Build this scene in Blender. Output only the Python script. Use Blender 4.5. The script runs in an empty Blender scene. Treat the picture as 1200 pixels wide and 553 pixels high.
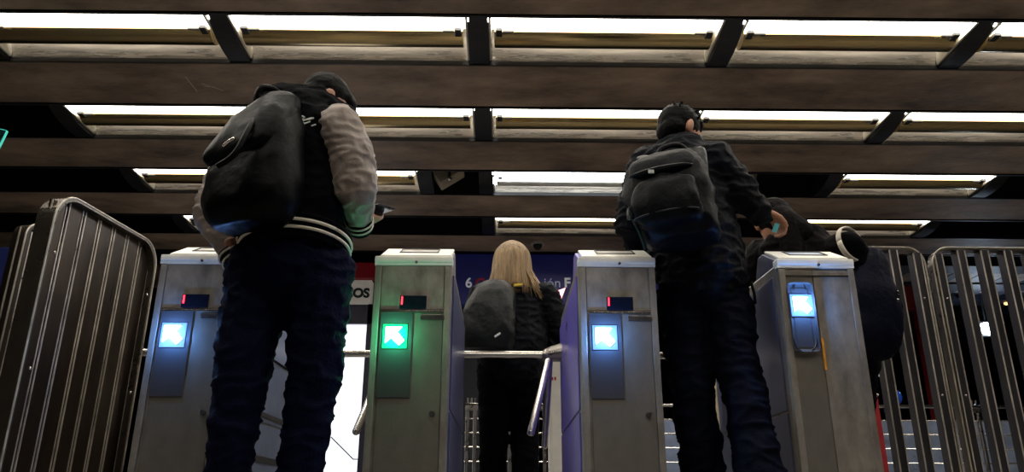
import bpy, bmesh, math, random
from mathutils import Vector as V, Matrix, Euler, noise
random.seed(7)
S = bpy.context.scene
COL = S.collection
PI = math.pi

# ------------------------------------------------------------------ camera
FPX = 906.0
PITCH = math.radians(19.67)
CAMZ = 0.2
cam_d = bpy.data.cameras.new('camera')
cam = bpy.data.objects.new('camera', cam_d); COL.objects.link(cam)
cam_d.sensor_width = 36; cam_d.lens = 36*FPX/1200; cam_d.clip_start = .02
cam.location = (0, 0, CAMZ)
CR = (Matrix.Rotation(math.radians(-.55), 4, 'Z') @ Matrix.Rotation(math.radians(90)+PITCH, 4, 'X') @ Matrix.Rotation(math.radians(.22), 4, 'Z'))
cam.rotation_euler = CR.to_euler()
S.camera = cam
CM = Matrix.Translation((0, 0, CAMZ)) @ CR
CI = CM.inverted()

def P(px, py, D):
    """the place at forward distance D that the photo shows at px, py"""
    d = CR.to_3x3() @ V((px-600, 276.5-py, -FPX))
    return V((0, 0, CAMZ)) + d*(D/d.y)

def proj(p):
    q = CI @ V(p)
    return 600+FPX*q.x/-q.z, 276.5-FPX*q.y/-q.z

def PX(px, z, D):
    x = 0.0
    for _ in range(8):
        a = proj((x, D, z))[0]; b = proj((x+.01, D, z))[0]
        x += (px-a)*.01/(b-a)
    return V((x, D, z))

# ------------------------------------------------------------------ materials
MATS = {}
def mat(name, col, rough=.5, metal=0., scale=0., amt=.15, bump=0., bscale=40., emis=0., emcol=None, stretch=(1, 1, 1), spec=.5,
        alpha=1., transm=0., sheen=0., col2=None, coat=0.):
    m = bpy.data.materials.new(name); m.use_nodes = True
    nt = m.node_tree; b = nt.nodes['Principled BSDF']
    c = (*col, 1)
    b.inputs['Base Color'].default_value = c
    b.inputs['Roughness'].default_value = rough
    b.inputs['Metallic'].default_value = metal
    b.inputs['Specular IOR Level'].default_value = spec
    b.inputs['Coat Weight'].default_value = coat
    if transm: b.inputs['Transmission Weight'].default_value = transm
    if sheen: b.inputs['Sheen Weight'].default_value = sheen
    if emis:
        b.inputs['Emission Color'].default_value = (*(emcol or col), 1)
        b.inputs['Emission Strength'].default_value = emis
    tc = nt.nodes.new('ShaderNodeTexCoord'); mp = nt.nodes.new('ShaderNodeMapping')
    mp.inputs['Scale'].default_value = stretch
    nt.links.new(tc.outputs['Object'], mp.inputs['Vector'])
    if scale:
        n = nt.nodes.new('ShaderNodeTexNoise'); n.inputs['Scale'].default_value = scale; n.inputs['Detail'].default_value = 8
        n.inputs['Roughness'].default_value = .65
        nt.links.new(mp.outputs['Vector'], n.inputs['Vector'])
        r = nt.nodes.new('ShaderNodeValToRGB')
        r.color_ramp.elements[0].position = .3; r.color_ramp.elements[1].position = .7
        lo = [max(0, v*(1-amt)) for v in col]; hi = [min(1, v*(1+amt)) for v in (col2 or col)]
        r.color_ramp.elements[0].color = (*lo, 1); r.color_ramp.elements[1].color = (*hi, 1)
        nt.links.new(n.outputs['Fac'], r.inputs['Fac']); nt.links.new(r.outputs['Color'], b.inputs['Base Color'])
        mr = nt.nodes.new('ShaderNodeMapRange')
        mr.inputs['To Min'].default_value = max(.03, rough-.1); mr.inputs['To Max'].default_value = min(1, rough+.12)
        nt.links.new(n.outputs['Fac'], mr.inputs['Value']); nt.links.new(mr.outputs['Result'], b.inputs['Roughness'])
    if bump:
        n2 = nt.nodes.new('ShaderNodeTexNoise'); n2.inputs['Scale'].default_value = bscale; n2.inputs['Detail'].default_value = 5
        nt.links.new(mp.outputs['Vector'], n2.inputs['Vector'])
        bp = nt.nodes.new('ShaderNodeBump'); bp.inputs['Strength'].default_value = bump; bp.inputs['Distance'].default_value = .02
        nt.links.new(n2.outputs['Fac'], bp.inputs['Height']); nt.links.new(bp.outputs['Normal'], b.inputs['Normal'])
    MATS[name] = m
    return m

M_beam = mat('aged_beam', (.20, .14, .10), .6, .0, 3.2, .55, .3, 30, stretch=(.6, 1.2, 1), col2=(.30, .215, .15))
M_black = mat('black_paint_and_shade', (.006, .006, .008), .5)  # black of the ribs; on beam sides it stands in for shade
M_void = mat('dark_ceiling_void', (.004, .004, .005), .9)
M_rust = mat('rusty_edge', (.05, .02, .012), .7, 0, 8, .5)
M_dark = mat('dark_wall', (.012, .013, .018), .7, 0, 3, .3)
M_floor = mat('floor_tiles', (.24, .225, .21), .35, 0, 3, .3)
M_steel = mat('brushed_steel', (.225, .20, .17), .42, .5, 14, .12, .05, 90, stretch=(1, 1, .5), col2=(.40, .36, .31))
M_steel2 = mat('steel_door', (.20, .18, .15), .45, .45, 16, .14, .04, 90, stretch=(1, 1, .6))
M_side = mat('steel_side_blue_lit', (.17, .15, .62), .3, .1, 5, .3)  # purple-blue light on the steel flank, put into its colour
M_side4 = mat('steel_side_cool_lit', (.13, .14, .23), .32, .45, 5, .3)  # steel flank with the cool light on it put into its colour
M_side1 = mat('steel_side_bright_lit', (.26, .31, .46), .3, .3, 5, .3)  # blue-white light on reflective steel, put into its colour
M_cap = mat('cream_cap', (.92, .90, .82), .35, .0, 6, .08)
M_chrome = mat('polished_chrome', (.72, .68, .62), .18, 1., 20, .1)
M_chrome_d = mat('worn_steel_tube', (.36, .33, .31), .28, 1., 20, .2)
M_fence = mat('dark_steel_slats', (.065, .048, .036), .30, .8, 6, .35, .04, 40, stretch=(1, 1, .2))
M_fence_edge = mat('steel_frame', (.16, .14, .115), .28, .85, 6, .2)
M_edge_glint = mat('steel_edge_highlight', (.55, .50, .42), .3, .3, 8, .5)  # painted highlight: reflections along steel edges put into the colour
M_recess = mat('smoked_panel', (.085, .08, .085), .35, .3)
M_disp = mat('display_glass', (.008, .01, .02), .12, 0)
M_blk = mat('black_rubber', (.01, .01, .01), .4)
M_tube = mat('lit_tube', (1, .98, .92), .5, emis=17.0, emcol=(1., .94, .84))
M_tube_b = mat('lit_tube_cool', (1, 1, 1), .5, emis=26.0, emcol=(.86, .93, 1.))
M_gold = mat('brass_reflector', (.36, .27, .13), .20, 1., 4, .45, 0, 12, stretch=(.08, 3, 3))  # long streaks in its colour stand in for tube reflections
M_pale = mat('pale_reflector', (.30, .295, .29), .26, .45, 3, .6, .15, 8, stretch=(.3, 3, 3), col2=(.48, .43, .36))
M_endplate = mat('lamp_end_plate', (.8, .76, .66), .4, .2, 10, .2)
M_red = mat('red_led', (1, .05, .05), .5, emis=7, emcol=(1, .02, .04))
M_green = mat('green_arrow_light', (.5, 1, .75), .4, emis=9, emcol=(.45, 1, .72))
M_blue = mat('blue_white_arrow_light', (.7, .85, 1), .4, emis=14, emcol=(.7, .85, 1))
M_greenlens = mat('green_lens', (.02, .35, .16), .2, 0, emis=.5, emcol=(0, .9, .35))
M_bluelens = mat('blue_lens', (.10, .14, .45), .2, 0, emis=.9, emcol=(.22, .48, 1))
M_signblue = mat('navy_fascia', (.022, .026, .13), .45, 0, 3, .15, emis=.05, emcol=(.05, .06, .42))
M_signtext = mat('pale_lettering', (.7, .7, .72), .5, emis=.22, emcol=(.8, .8, .85))
M_signtext2 = mat('dim_lettering', (.45, .46, .6), .5, emis=.12, emcol=(.8, .8, 1))
M_signred = mat('red_lettering', (.30, .02, .03), .5, emis=.05, emcol=(1, .05, .05))
M_redband = mat('dark_red_fascia', (.12, .006, .01), .5, 0, 4, .2, emis=.03, emcol=(1, .02, .05))
M_cos = mat('off_white_sign', (.62, .58, .50), .5, 0, 10, .12, emis=.13, emcol=(1, .92, .8))
M_coslet = mat('dark_lettering', (.01, .03, .03), .5)
M_lit = mat('lit_shop_window', (1, 1, 1), .5, emis=1.35, emcol=(.90, .92, 1))
M_frame = mat('dark_window_frame', (.03, .03, .05), .4, .3)
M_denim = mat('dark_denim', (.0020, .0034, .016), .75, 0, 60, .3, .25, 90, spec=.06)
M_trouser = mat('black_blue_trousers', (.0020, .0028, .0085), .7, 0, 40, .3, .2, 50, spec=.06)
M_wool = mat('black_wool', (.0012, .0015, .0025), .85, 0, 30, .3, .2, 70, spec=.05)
M_sleeve = mat('grey_leather_sleeve', (.22, .175, .145), .55, 0, 8, .25, .25, 28, col2=(.27, .22, .19))
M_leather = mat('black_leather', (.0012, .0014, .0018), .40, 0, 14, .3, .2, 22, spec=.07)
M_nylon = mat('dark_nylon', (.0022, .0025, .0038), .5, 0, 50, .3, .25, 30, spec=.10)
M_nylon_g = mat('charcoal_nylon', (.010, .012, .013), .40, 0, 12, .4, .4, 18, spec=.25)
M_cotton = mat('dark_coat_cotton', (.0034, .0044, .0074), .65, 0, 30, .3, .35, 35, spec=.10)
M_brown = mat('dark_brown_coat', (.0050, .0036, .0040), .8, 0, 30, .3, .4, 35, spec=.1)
M_cream = mat('cream_knit', (.65, .6, .5), .8)
M_patch = mat('white_patch', (.7, .7, .68), .7)
M_skin = mat('skin', (.42, .19, .11), .5, 0, 20, .12, .1, 90)
M_hair_k = mat('black_hair', (.0018, .0014, .0013), .55, 0, 40, .3, .15, 120, stretch=(1, 1, .3), spec=.08)
M_blond = mat('blond_hair', (.20, .115, .05), .42, 0, 30, .5, .5, 60, stretch=(2, 2, .12), col2=(.36, .235, .11))
M_phone = mat('phone_body', (.03, .03, .04), .15)
M_screen = mat('lit_phone_screen', (.8, .9, 1), .3, emis=2.5, emcol=(.6, .85, 1))
M_screen_r = mat('lit_pink_screen', (1, .4, .5), .3, emis=3, emcol=(1, .35, .45))
M_yellow = mat('yellow_tab', (.75, .55, .05), .5)
M_cardteal = mat('teal_card', (.15, .5, .55), .4, emis=.08, emcol=(.1, .9, .9))
M_tan = mat('tan_metal', (.55, .46, .33), .42, .3, 8, .25)
M_white = mat('white_plastic', (.5, .48, .44), .4)
M_orange = mat('orange_tape', (.75, .30, .03), .5, 0, 20, .4)
M_bluewall = mat('blue_grey_panels', (.30, .36, .5), .3, .2, 5, .2)
M_lattice = mat('blue_grey_lattice', (.014, .016, .025), .6, 0, 4, .3)
M_redp = mat('red_paint', (.30, .02, .025), .4, 0, 4, .2)
M_spot = mat('bright_spotlight', (1, 1, 1), .5, emis=40, emcol=(.75, .88, 1))
M_amber = mat('amber_light', (1, .6, .2), .5, emis=5, emcol=(1, .5, .15))
M_glass = mat('teal_edged_glass', (.03, .09, .09), .05, 0, transm=.6)
M_tealedge = mat('glass_edge', (.1, .8, .65), .3, emis=.35, emcol=(.1, .9, .7))
M_blueball = mat('glossy_blue', (.02, .10, .6), .15, 0, coat=.5)

# ------------------------------------------------------------------ builders
def box(bm, c, s, rot=None, bev=0.):
    r = bmesh.ops.create_cube(bm, size=1)
    m = Matrix.Translation(c) @ (rot.to_4x4() if rot else Matrix()) @ Matrix.Diagonal((*s, 1))
    bmesh.ops.transform(bm, matrix=m, verts=r['verts'])
    if bev:
        ed = {e for v in r['verts'] for e in v.link_edges}
        bmesh.ops.bevel(bm, geom=list(ed), offset=bev, segments=2, affect='EDGES', profile=.6)

def frame_for(d, up=V((0, 0, 1))):
    d = d.normalized()
    if abs(d.dot(up)) > .98: up = V((0, 1, 0))
    u = d.cross(up).normalized(); v = u.cross(d).normalized()
    return u, v

def cyl(bm, p, q, r, r2=None, n=20, cap=True):
    p, q = V(p), V(q); r2 = r if r2 is None else r2
    u, v = frame_for(q-p)
    A = [bm.verts.new(p+u*math.cos(a)*r+v*math.sin(a)*r) for a in [2*PI*i/n for i in range(n)]]
    B = [bm.verts.new(q+u*math.cos(a)*r2+v*math.sin(a)*r2) for a in [2*PI*i/n for i in range(n)]]
    for i in range(n):
        j = (i+1) % n; bm.faces.new((A[i], A[j], B[j], B[i]))
    if cap:
        bm.faces.new(A[::-1]); bm.faces.new(B)

def tube(bm, pts, r, n=10, flat=None, radii=None):
    """a swept tube; flat=(direction, factor) squashes it"""
    pts = [V(p) for p in pts]; rings = []; pu = None
    for i, p in enumerate(pts):
        d = (pts[min(i+1, len(pts)-1)]-pts[max(i-1, 0)])
        if flat:
            w = flat[0].normalized(); dn = d.normalized(); v = dn.cross(w).normalized(); u = v.cross(dn).normalized()
            ru, rv = r, r*flat[1]
        else:
            dn = d.normalized()
            u = frame_for(d)[0] if pu is None else (pu-dn*pu.dot(dn)).normalized()
            v = u.cross(dn).normalized(); pu = u; ru = rv = r
        k = radii[i] if radii else 1
        rings.append([bm.verts.new(p+u*math.cos(a)*ru*k+v*math.sin(a)*rv*k) for a in [2*PI*t/n for t in range(n)]])
    for A, B in zip(rings, rings[1:]):
        for i in range(n):
            j = (i+1) % n; bm.faces.new((A[i], A[j], B[j], B[i]))
    bm.faces.new(rings[0][::-1]); bm.faces.new(rings[-1])

def bez(pts, n=8):
    """smooth curve through points (catmull-rom)"""
    pts = [V(p) for p in pts]; out = []
    for i in range(len(pts)-1):
        a = pts[max(i-1, 0)]; b = pts[i]; c = pts[i+1]; d = pts[min(i+2, len(pts)-1)]
        for k in range(n):
            t = k/n
            out.append(.5*((2*b)+(c-a)*t+(2*a-5*b+4*c-d)*t*t+(3*b-a-3*c+d)*t**3))
    out.append(pts[-1]); return out

def prism(bm, prof, ax, a0, a1):
    """profile polygon in the two axes other than ax, extruded from a0 to a1"""
    def mk(p, a):
        return {'x': (a, p[0], p[1]), 'y': (p[0], a, p[1]), 'z': (p[0], p[1], a)}[ax]
    A = [bm.verts.new(mk(p, a0)) for p in prof]; B = [bm.verts.new(mk(p, a1)) for p in prof]
    n = len(prof)
    fs = [bm.faces.new(A), bm.faces.new(B[::-1])]
    for i in range(n):
        j = (i+1) % n; fs.append(bm.faces.new((A[j], A[i], B[i], B[j])))
    bmesh.ops.recalc_face_normals(bm, faces=fs)

def link(name, me, m, parent=None):
    o = bpy.data.objects.new(name, me); COL.objects.link(o)
    if m is not None:
        for k in (m if isinstance(m, (list, tuple)) else [m]): me.materials.append(k)
    if parent: o.parent = parent
    return o

def obj(name, bm, m, parent=None, smooth=False, off=None, bev=0.):
    me = bpy.data.meshes.new(name)
    if off is not None: bmesh.ops.translate(bm, verts=bm.verts, vec=-V(off))
    bmesh.ops.recalc_face_normals(bm, faces=bm.faces)
    bm.to_mesh(me); bm.free()
    if smooth:
        for p in me.polygons: p.use_smooth = True
    o = link(name, me, m, parent)
    if bev:
        md = o.modifiers.new('bevel', 'BEVEL'); md.width = bev; md.segments = 2; md.limit_method = 'ANGLE'
    return o

def NB(): return bmesh.new()

def tag(o, label=None, cat=None, group=None, kind=None):
    if label: o['label'] = label
    if cat: o['category'] = cat
    if group: o['group'] = group
    if kind: o['kind'] = kind
    return o

def empty(name, loc, rz=0):
    o = bpy.data.objects.new(name, None); COL.objects.link(o)
    o.location = loc; o.rotation_euler = (0, 0, rz); o.empty_display_size = .1
    return o

def copy_tree(o, parent=None):
    c = o.copy(); COL.objects.link(c)
    if parent: c.parent = parent
    for ch in [x for x in bpy.data.objects if x.parent == o]: copy_tree(ch, c)
    return c

def structure(name, bm, m, **k):
    o = obj(name, bm, m, **k); o['kind'] = 'structure'; return o

def text_mesh(name, body, size, m, parent, loc, rot, ext=.004, bold=0.):
    cu = bpy.data.curves.new(name, 'FONT'); cu.body = body; cu.size = size; cu.extrude = ext; cu.offset = bold
    t = bpy.data.objects.new(name, cu); COL.objects.link(t)
    dg = bpy.context.evaluated_depsgraph_get(); dg.update()
    me = bpy.data.meshes.new_from_object(t.evaluated_get(dg))
    bpy.data.objects.remove(t)
    me.name = name
    o = link(name, me, m, parent); o.location = loc; o.rotation_euler = rot
    return o

# ---- organic shapes
def seg(bm, p, q, r1, r2, wide=None, a=1., n=14, caps=4):
    """a rounded tapered limb from p to q; radius scaled by a along the direction wide"""
    p, q = V(p), V(q); d = q-p
    L = d.length
    if L < 1e-5: d = V((0, 0, 1)); q = p+d*1e-4
    d = d.normalized()
    if wide is not None:
        w = V(wide); w = (w-d*w.dot(d)).normalized(); u = w; v = d.cross(w).normalized()
    else:
        u, v = frame_for(d)
    rings = []
    for i in range(1, caps+1):
        t = (PI/2)*i/caps; rings.append((p-d*math.cos(t)*r1, r1*math.sin(t)))
    for i in range(1, 3):
        t = i/3; rings.append((p.lerp(q, t), r1+(r2-r1)*t))
    for i in range(caps, 0, -1):
        t = (PI/2)*i/caps; rings.append((q+d*math.cos(t)*r2, r2*math.sin(t)))
    vs = [[bm.verts.new(c+u*math.cos(x)*r*a+v*math.sin(x)*r) for x in [2*PI*k/n for k in range(n)]] for c, r in rings]
    for A, B in zip(vs, vs[1:]):
        for i in range(n):
            j = (i+1) % n; bm.faces.new((A[i], A[j], B[j], B[i]))
    t0 = bm.verts.new(p-d*r1); t1 = bm.verts.new(q+d*r2)
    for i in range(n):
        j = (i+1) % n
        bm.faces.new((t0, vs[0][j], vs[0][i])); bm.faces.new((t1, vs[-1][i], vs[-1][j]))

def ell(bm, c, rx, ry, rz, R=None):
    r = bmesh.ops.create_uvsphere(bm, u_segments=20, v_segments=14, radius=1)
    m = Matrix.Translation(c) @ (R.to_4x4() if R else Matrix()) @ Matrix.Diagonal((rx, ry, rz, 1))
    bmesh.ops.transform(bm, matrix=m, verts=r['verts'])

def blob(name, bm, m, parent, off=(0, 0, 0), voxel=.008, smooth=4, disp=0., dscale=.1, fold=0.):
    bmesh.ops.recalc_face_normals(bm, faces=bm.faces)
    me = bpy.data.meshes.new('tmp'); bm.to_mesh(me); bm.free()
    t = bpy.data.objects.new('tmp', me); COL.objects.link(t)
    r = t.modifiers.new('r', 'REMESH'); r.mode = 'VOXEL'; r.voxel_size = voxel; r.use_smooth_shade = True
    s = t.modifiers.new('s', 'SMOOTH'); s.iterations = smooth; s.factor = .6
    dg = bpy.context.evaluated_depsgraph_get(); dg.update()
    out = bpy.data.meshes.new_from_object(t.evaluated_get(dg)); out.name = name
    bpy.data.objects.remove(t); bpy.data.meshes.remove(me)
    if disp:
        ns = [v.normal.copy() for v in out.vertices]
        for v, nn in zip(out.vertices, ns):
            c = v.co
            w = noise.noise(V((c.x, c.y, c.z*1.6))/dscale)
            f = 1-abs(noise.noise(V((c.x*1.2+5, c.y*1.2, c.z*2.4))/dscale*1.1))*2.2
            v.co = c+nn*(w*disp+(max(f, 0)**2-.35)*fold)
    if off is not None: out.transform(Matrix.Translation(-V(off)))
    for p in out.polygons: p.use_smooth = True
    return link(name, out, m, parent)

# ------------------------------------------------------------------ setting
H = 2.6                     # underside of the beams
bm = NB(); box(bm, (0, 4, -.05), (18, 24, .1)); structure('floor', bm, M_floor)
bm = NB(); box(bm, (0, 4, 3.3), (18, 24, .1)); structure('ceiling', bm, M_void)
bm = NB(); box(bm, (0, 16.05, 1.6), (18, .1, 3.4)); structure('wall_back', bm, M_dark)
bm = NB(); box(bm, (0, -8.05, 1.6), (18, .1, 3.4)); structure('wall_front', bm, M_dark)
bm = NB(); box(bm, (-9.05, 4, 1.6), (.1, 24, 3.4)); structure('wall_left', bm, M_dark)
bm = NB(); box(bm, (9.05, 4, 1.6), (.1, 24, 3.4)); structure('wall_right', bm, M_dark)

PER = .957
def YB(n): return 3.83+PER*(n-1)        # near lower edge of beam n
for i, n in enumerate(range(-3, 7)):
    y0 = YB(n); w = .475
    if n == 5: w = .9
    if n == 6: continue
    bm = NB()
    box(bm, (0, y0+w/2, H+.20), (17.9, w, .40), bev=.012)
    b = structure('trim_%d' % (i+1), bm, M_beam)
    bm = NB()                                  # dark lip, carried up the beam sides as painted shade
    box(bm, (0, y0-.008, H+.20), (17.9, .012, .41))
    box(bm, (0, y0+w+.012, H+.20), (17.9, .018, .41))
    o = obj('edge_shade_strip', bm, M_black, b)

def PZ(px, py, z):
    d = CR.to_3x3() @ V((px-600, 276.5-py, -FPX)); return V((0, 0, CAMZ))+d*((z-CAMZ)/d.z)
bm = NB()
for a, b in (((217, 90), (231, 107)), ((236, 98), (262, 106)), ((240, 101), (252, 102))):
    a, b = PZ(*a, H-.001), PZ(*b, H-.001); m_ = (a+b)/2; d = b-a
    box(bm, m_, (d.length, .005, .001), Matrix.Rotation(math.atan2(d.y, d.x), 3, 'Z'))
obj('scratch_mark', bm, M_white, bpy.data.objects['trim_5'])
XB = [-2.87, -1.51, -.15, 1.20, 2.53, 3.80, 5.1]      # rib positions
def rib(x, n):
    y1 = YB(n); y0 = y1-PER+.475
    prof_lo, prof_hi = [], []
    for k in range(13):
        t = k/12
        y = y0+(y1-y0)*t
        z = H+.002+.095*(1-t)**3-.014*math.sin(PI*t)
        prof_lo.append((y, z)); prof_hi.append((y, H+.42))  # carried up unseen to block lamp light between bays
    bm = NB()
    prism(bm, prof_lo+prof_hi[::-1], 'x', x-.056, x+.056)
    return bm

def fixture(n, x0, x1, cool=False, proto=None):
    """a long ceiling lamp between two ribs, in the gap before beam n"""
    yb = YB(n); L = x1-x0-.10; xc = (x0+x1)/2
    t = empty('ceiling_light', (xc, yb-.2, H))
    bm = NB(); prism(bm, ([(-.215, .06), (-.225, .10), (-.225, .20), (-.19, .25), (-.13, .25), (-.085, .19), (-.070, .10), (-.072, .06), (-.10, .04), (-.175, .035)] if not cool else [(-.215, .06), (-.225, .10), (-.20, .13), (.0, .14), (.06, .10), (.07, .035), (-.02, .012), (-.175, .03)]), 'x', -L/2, L/2)
    obj('lamp_tube', bm, M_tube_b if cool else M_tube, t)  # cool tube made wider: camera bloom put into its shape
    bm = NB()
    prof = [(-.002+.072*math.cos(a), .055+.052*math.sin(a)) for a in [PI+PI*k/12 for k in range(13)]]
    prof += [(.07, .10), (-.074, .10)]
    prism(bm, prof, 'x', -L/2+.035, L/2-.035)
    obj('reflector', bm, M_gold if not cool else M_endplate, t, smooth=False)
    bm = NB(); lo_ = [(.192, .004), (.178, .045), (.150, .09), (.11, .13), (.06, .155)]; prism(bm, lo_+[(y+.008, z+.01) for y, z in lo_[::-1]], 'x', -L/2+.02, L/2-.02)
    obj('louver_plate', bm, M_pale, t)
    for s in (-1, 1):
        bm = NB(); box(bm, (s*(L/2-.012), -.02, .09), (.012, .40, .14), bev=.003)
        obj('end_plate', bm, M_endplate, t)
        bm = NB(); box(bm, (s*(L/2-.06), -.085, .028), (.035, .06, .02), bev=.003); box(bm, (s*(L/2-.11), -.10, .022), (.06, .012, .008))
        obj('lamp_holder', bm, M_blk, t)
    return t

# which bays of each gap hold a lamp (the rest of the gap is empty)
BAYS = {1: [0, 1, 2, 3, 4], 2: [0, 1, 2, 3, 4, 5], 3: [0, 1, 2, 4], 4: [0, 2, 4], 0: [0, 1, 2, 3, 4], -1: [0, 1, 2, 3, 4], -2: [1, 2, 3]}
COLW = ['leftmost', 'second from the left', 'third from the left', 'fourth from the left', 'fifth from the left', 'rightmost']
ROWW = {0: 'overhead row', 1: 'front row', 2: 'second row', 3: 'third row', 4: 'farthest row', -1: 'entrance row', -2: 'rear row'}
for n, bays in BAYS.items():
    ends = set()
    for b in bays:
        x0, x1 = XB[b], XB[b+1]
        cool = (n == 3 and b == 2)
        if n == 3 and b == 1: x1 = -.62
        if n == 4 and b == 0: x1 = -2.0
        t = fixture(n, x0, x1, cool)
        lab = 'long brass-reflector ceiling lamp, %s in the %s' % (COLW[bays.index(b) if n not in (3, 4) else {0: 0, 1: 1, 2: 2 if n == 3 else 1, 4: 3 if n == 3 else 2}[b]], ROWW[n])
        if cool: lab = 'glaring white ceiling lamp in the third row, brightest of all'
        tag(t, lab, 'ceiling light', 'long ceiling lamps between the beams')
        ends |= {x0, x1}
    for x in sorted(ends):
        o = obj('ceiling_rib', rib(x, n), M_black); o['kind'] = 'structure'

# ------------------------------------------------------------------ turnstiles
def make_gate(kind, w=.29, side=M_steel, arrow='blue', sidepanel=None, label=''):
    t = empty('turnstile', (0, 0, 0)); hw = w/2
    prof = [(0, .02), (0, 1.085), (.015, 1.092), (.30, 1.10), (.90, 1.10), (.96, 1.07), (.985, 1.0), (.985, .02)]
    bm = NB(); prism(bm, prof, 'x', -hw, hw)
    obj('body', bm, M_steel, t, bev=.008)
    bm = NB(); box(bm, (0, .49, .015), (w-.03, .94, .03)); obj('plinth', bm, M_blk, t)
    for s, mt in ((-1, side), (1, sidepanel or side)):      # side panels, each with its seam
        bm = NB()
        box(bm, (s*(hw+.003), .50, .80), (.006, .90, .50), bev=.002)
        box(bm, (s*(hw+.003), .50, .29), (.006, .90, .50), bev=.002)
        p = obj('side_panel', bm, mt, t)
        if kind == 1 and s == 1:
            bm = NB(); box(bm, (hw+.007, .50, .575), (.004, .88, .022)); box(bm, (hw+.007, .50, .40), (.004, .88, .026)); obj('side_band', bm, M_recess, p)
            bm = NB(); box(bm, (hw+.008, .50, .81), (.005, .88, .012)); obj('side_band', bm, M_chrome, p)  # bright strip stands in for a highlight on the steel
    # sloping console on top: side cheeks and cream lid
    bm = NB(); prism(bm, [(.0, 1.085), (.0, 1.10), (.155, 1.178), (.21, 1.178), (.26, 1.10), (.26, 1.085)], 'x', -hw+.002, hw-.002)
    obj('console', bm, side if kind != 1 else M_side1, t, bev=.003)
    ang = math.atan2(.078, .155); R = Matrix.Rotation(ang, 3, 'X')
    bm = NB(); box(bm, (0.006, .092, 1.152), (w-.02, .165, .012), R, bev=.004)
    lid = obj('console_lid', bm, M_cap, t)
    bm = NB()
    for a, b, c, d in ((0, .052, .15, .005), (0, -.035, .15, .005), (-.073, .0085, .005, .09), (.073, .0085, .005, .09)):
        v = R @ V((a, b, .008)); box(bm, (v.x+.01, v.y+.092+.01, v.z+1.152+.004), (c, d, .004), R)
    obj('screen_rim', bm, M_blk, lid)
    bm = NB(); v = R @ V((0, .0085, .006)); box(bm, (v.x+.01, v.y+.102, v.z+1.156), (.14, .08, .002), R)
    obj('screen', bm, M_white if kind != 4 else M_bluewall, lid)
    # front cap: cream lip that overhangs the front
    bm = NB(); box(bm, (0, .012, 1.095), (w+.006, .05, .026), bev=.006)
    box(bm, (0, .006, 1.077), (w+.004, .03, .010)); cap = obj('front_cap', bm, M_cap, t)
    bm = NB(); cyl(bm, (.01, -.010, 1.083), (.01, -.016, 1.083), .005); obj('lock', bm, M_chrome_d, cap)
    for s in (-1, 1):
        bm = NB(); box(bm, (s*(hw-.013), -.004, .54), (.024, .010, 1.055), bev=.003); obj('corner_post', bm, M_steel, t)
    if kind != 4:
        bm = NB(); box(bm, (0, -.003, .985), (w-.056, .006, .165), bev=.001); obj('upper_panel', bm, M_steel, t)
        bm = NB(); box(bm, (.004, -.004, .47), (w-.062, .008, .84), bev=.002); dr = obj('door', bm, M_steel2, t)
        bm = NB(); box(bm, (.004, -.008, .893), (w-.062, .010, .006), bev=.001); obj('door_lip', bm, M_chrome, dr)
        bm = NB(); cyl(bm, (.09, -.008, .525), (.09, -.016, .525), .010); cyl(bm, (.09, -.014, .525), (.09, -.019, .525), .005)
        obj('keyhole', bm, M_chrome_d, dr)
        bm = NB(); box(bm, (.078, -.0095, .872), (.088, .003, .021), bev=.001); obj('label_plate', bm, M_chrome_d, dr)
        bm = NB(); box(bm, (.005, -.008, .928), (.098, .008, .050), bev=.001); dp = obj('display', bm, M_disp, t)
        bm = NB(); box(bm, (-.036, -.0135, .934), (.005, .003, .030))
        obj('digit', bm, M_red, dp)
        bm = NB(); box(bm, (-.052, -.0095, .735), (.118, .004, .31), bev=.001); rc = obj('reader_panel', bm, M_recess, t)
        ax, az = -.055, .800; s = .041
    else:
        bm = NB(); box(bm, (-.075, -.003, .54), (.115, .006, 1.04), bev=.002); obj('front_panel', bm, M_steel2, t)
        bm = NB(); box(bm, (.058, -.003, .54), (.145, .006, 1.04), bev=.002); obj('front_panel', bm, M_steel, t)
        bm = NB(); box(bm, (0, -.006, 1.040), (w-.05, .006, .006)); obj('trim_line', bm, M_chrome, t)
        bm = NB(); box(bm, (-.075, -.008, .88), (.095, .004, .26), bev=.02); rc = obj('reader_panel', bm, M_recess, t)
        bm = NB(); tube(bm, [(-.075+.042*math.cos(a), -.011, .80+.05*math.sin(a)) for a in [PI+PI*k/16 for k in range(17)]], .0025, 6)
        obj('ring_rim', bm, M_chrome, rc)
        bm = NB(); tube(bm, [(-.073+.022*math.cos(a), -.011, .985+.028*math.sin(a)) for a in [PI*k/12 for k in range(13)]], .002, 6)
        obj('ring_rim', bm, M_chrome, rc)
        bm = NB(); box(bm, (-.012, -.0085, .745), (.009, .004, .115)); obj('tape_strip', bm, M_orange, t)
        ax, az = -.072, .925; s = .038
    am, lm, pc = (M_green, M_greenlens, (.08, 1, .45)) if arrow == 'green' else (M_blue, M_bluelens, (.12, .35, 1))
    bm = NB(); box(bm, (ax, -.0125, az), (s*2.2, .004, s*2.2), bev=.002); ln = obj('arrow_lens', bm, lm, rc)
    # arrow that points up and to the left
    k = s*.92
    pts = [(-1, 1), (.75, 1), (.28, .45), (1.05, -.45), (.5, -1), (-.38, -.22), (-1, -.75)]
    bm = NB(); prism(bm, [(ax+x*k*.9, az+z*k*.9) for x, z in pts], 'y', -.019, -.0155)
    obj('arrow', bm, am, ln)
    ld = bpy.data.lights.new('arrow_halo_light', 'POINT'); ld.color = pc; ld.energy = 2.0 if arrow == 'green' else 3.0; ld.shadow_soft_size = .004  # added point light; its halo stands in for camera bloom
    lo = bpy.data.objects.new('arrow_halo_light', ld); COL.objects.link(lo); lo.parent = t; lo.location = (ax, -.045, az)
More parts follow.
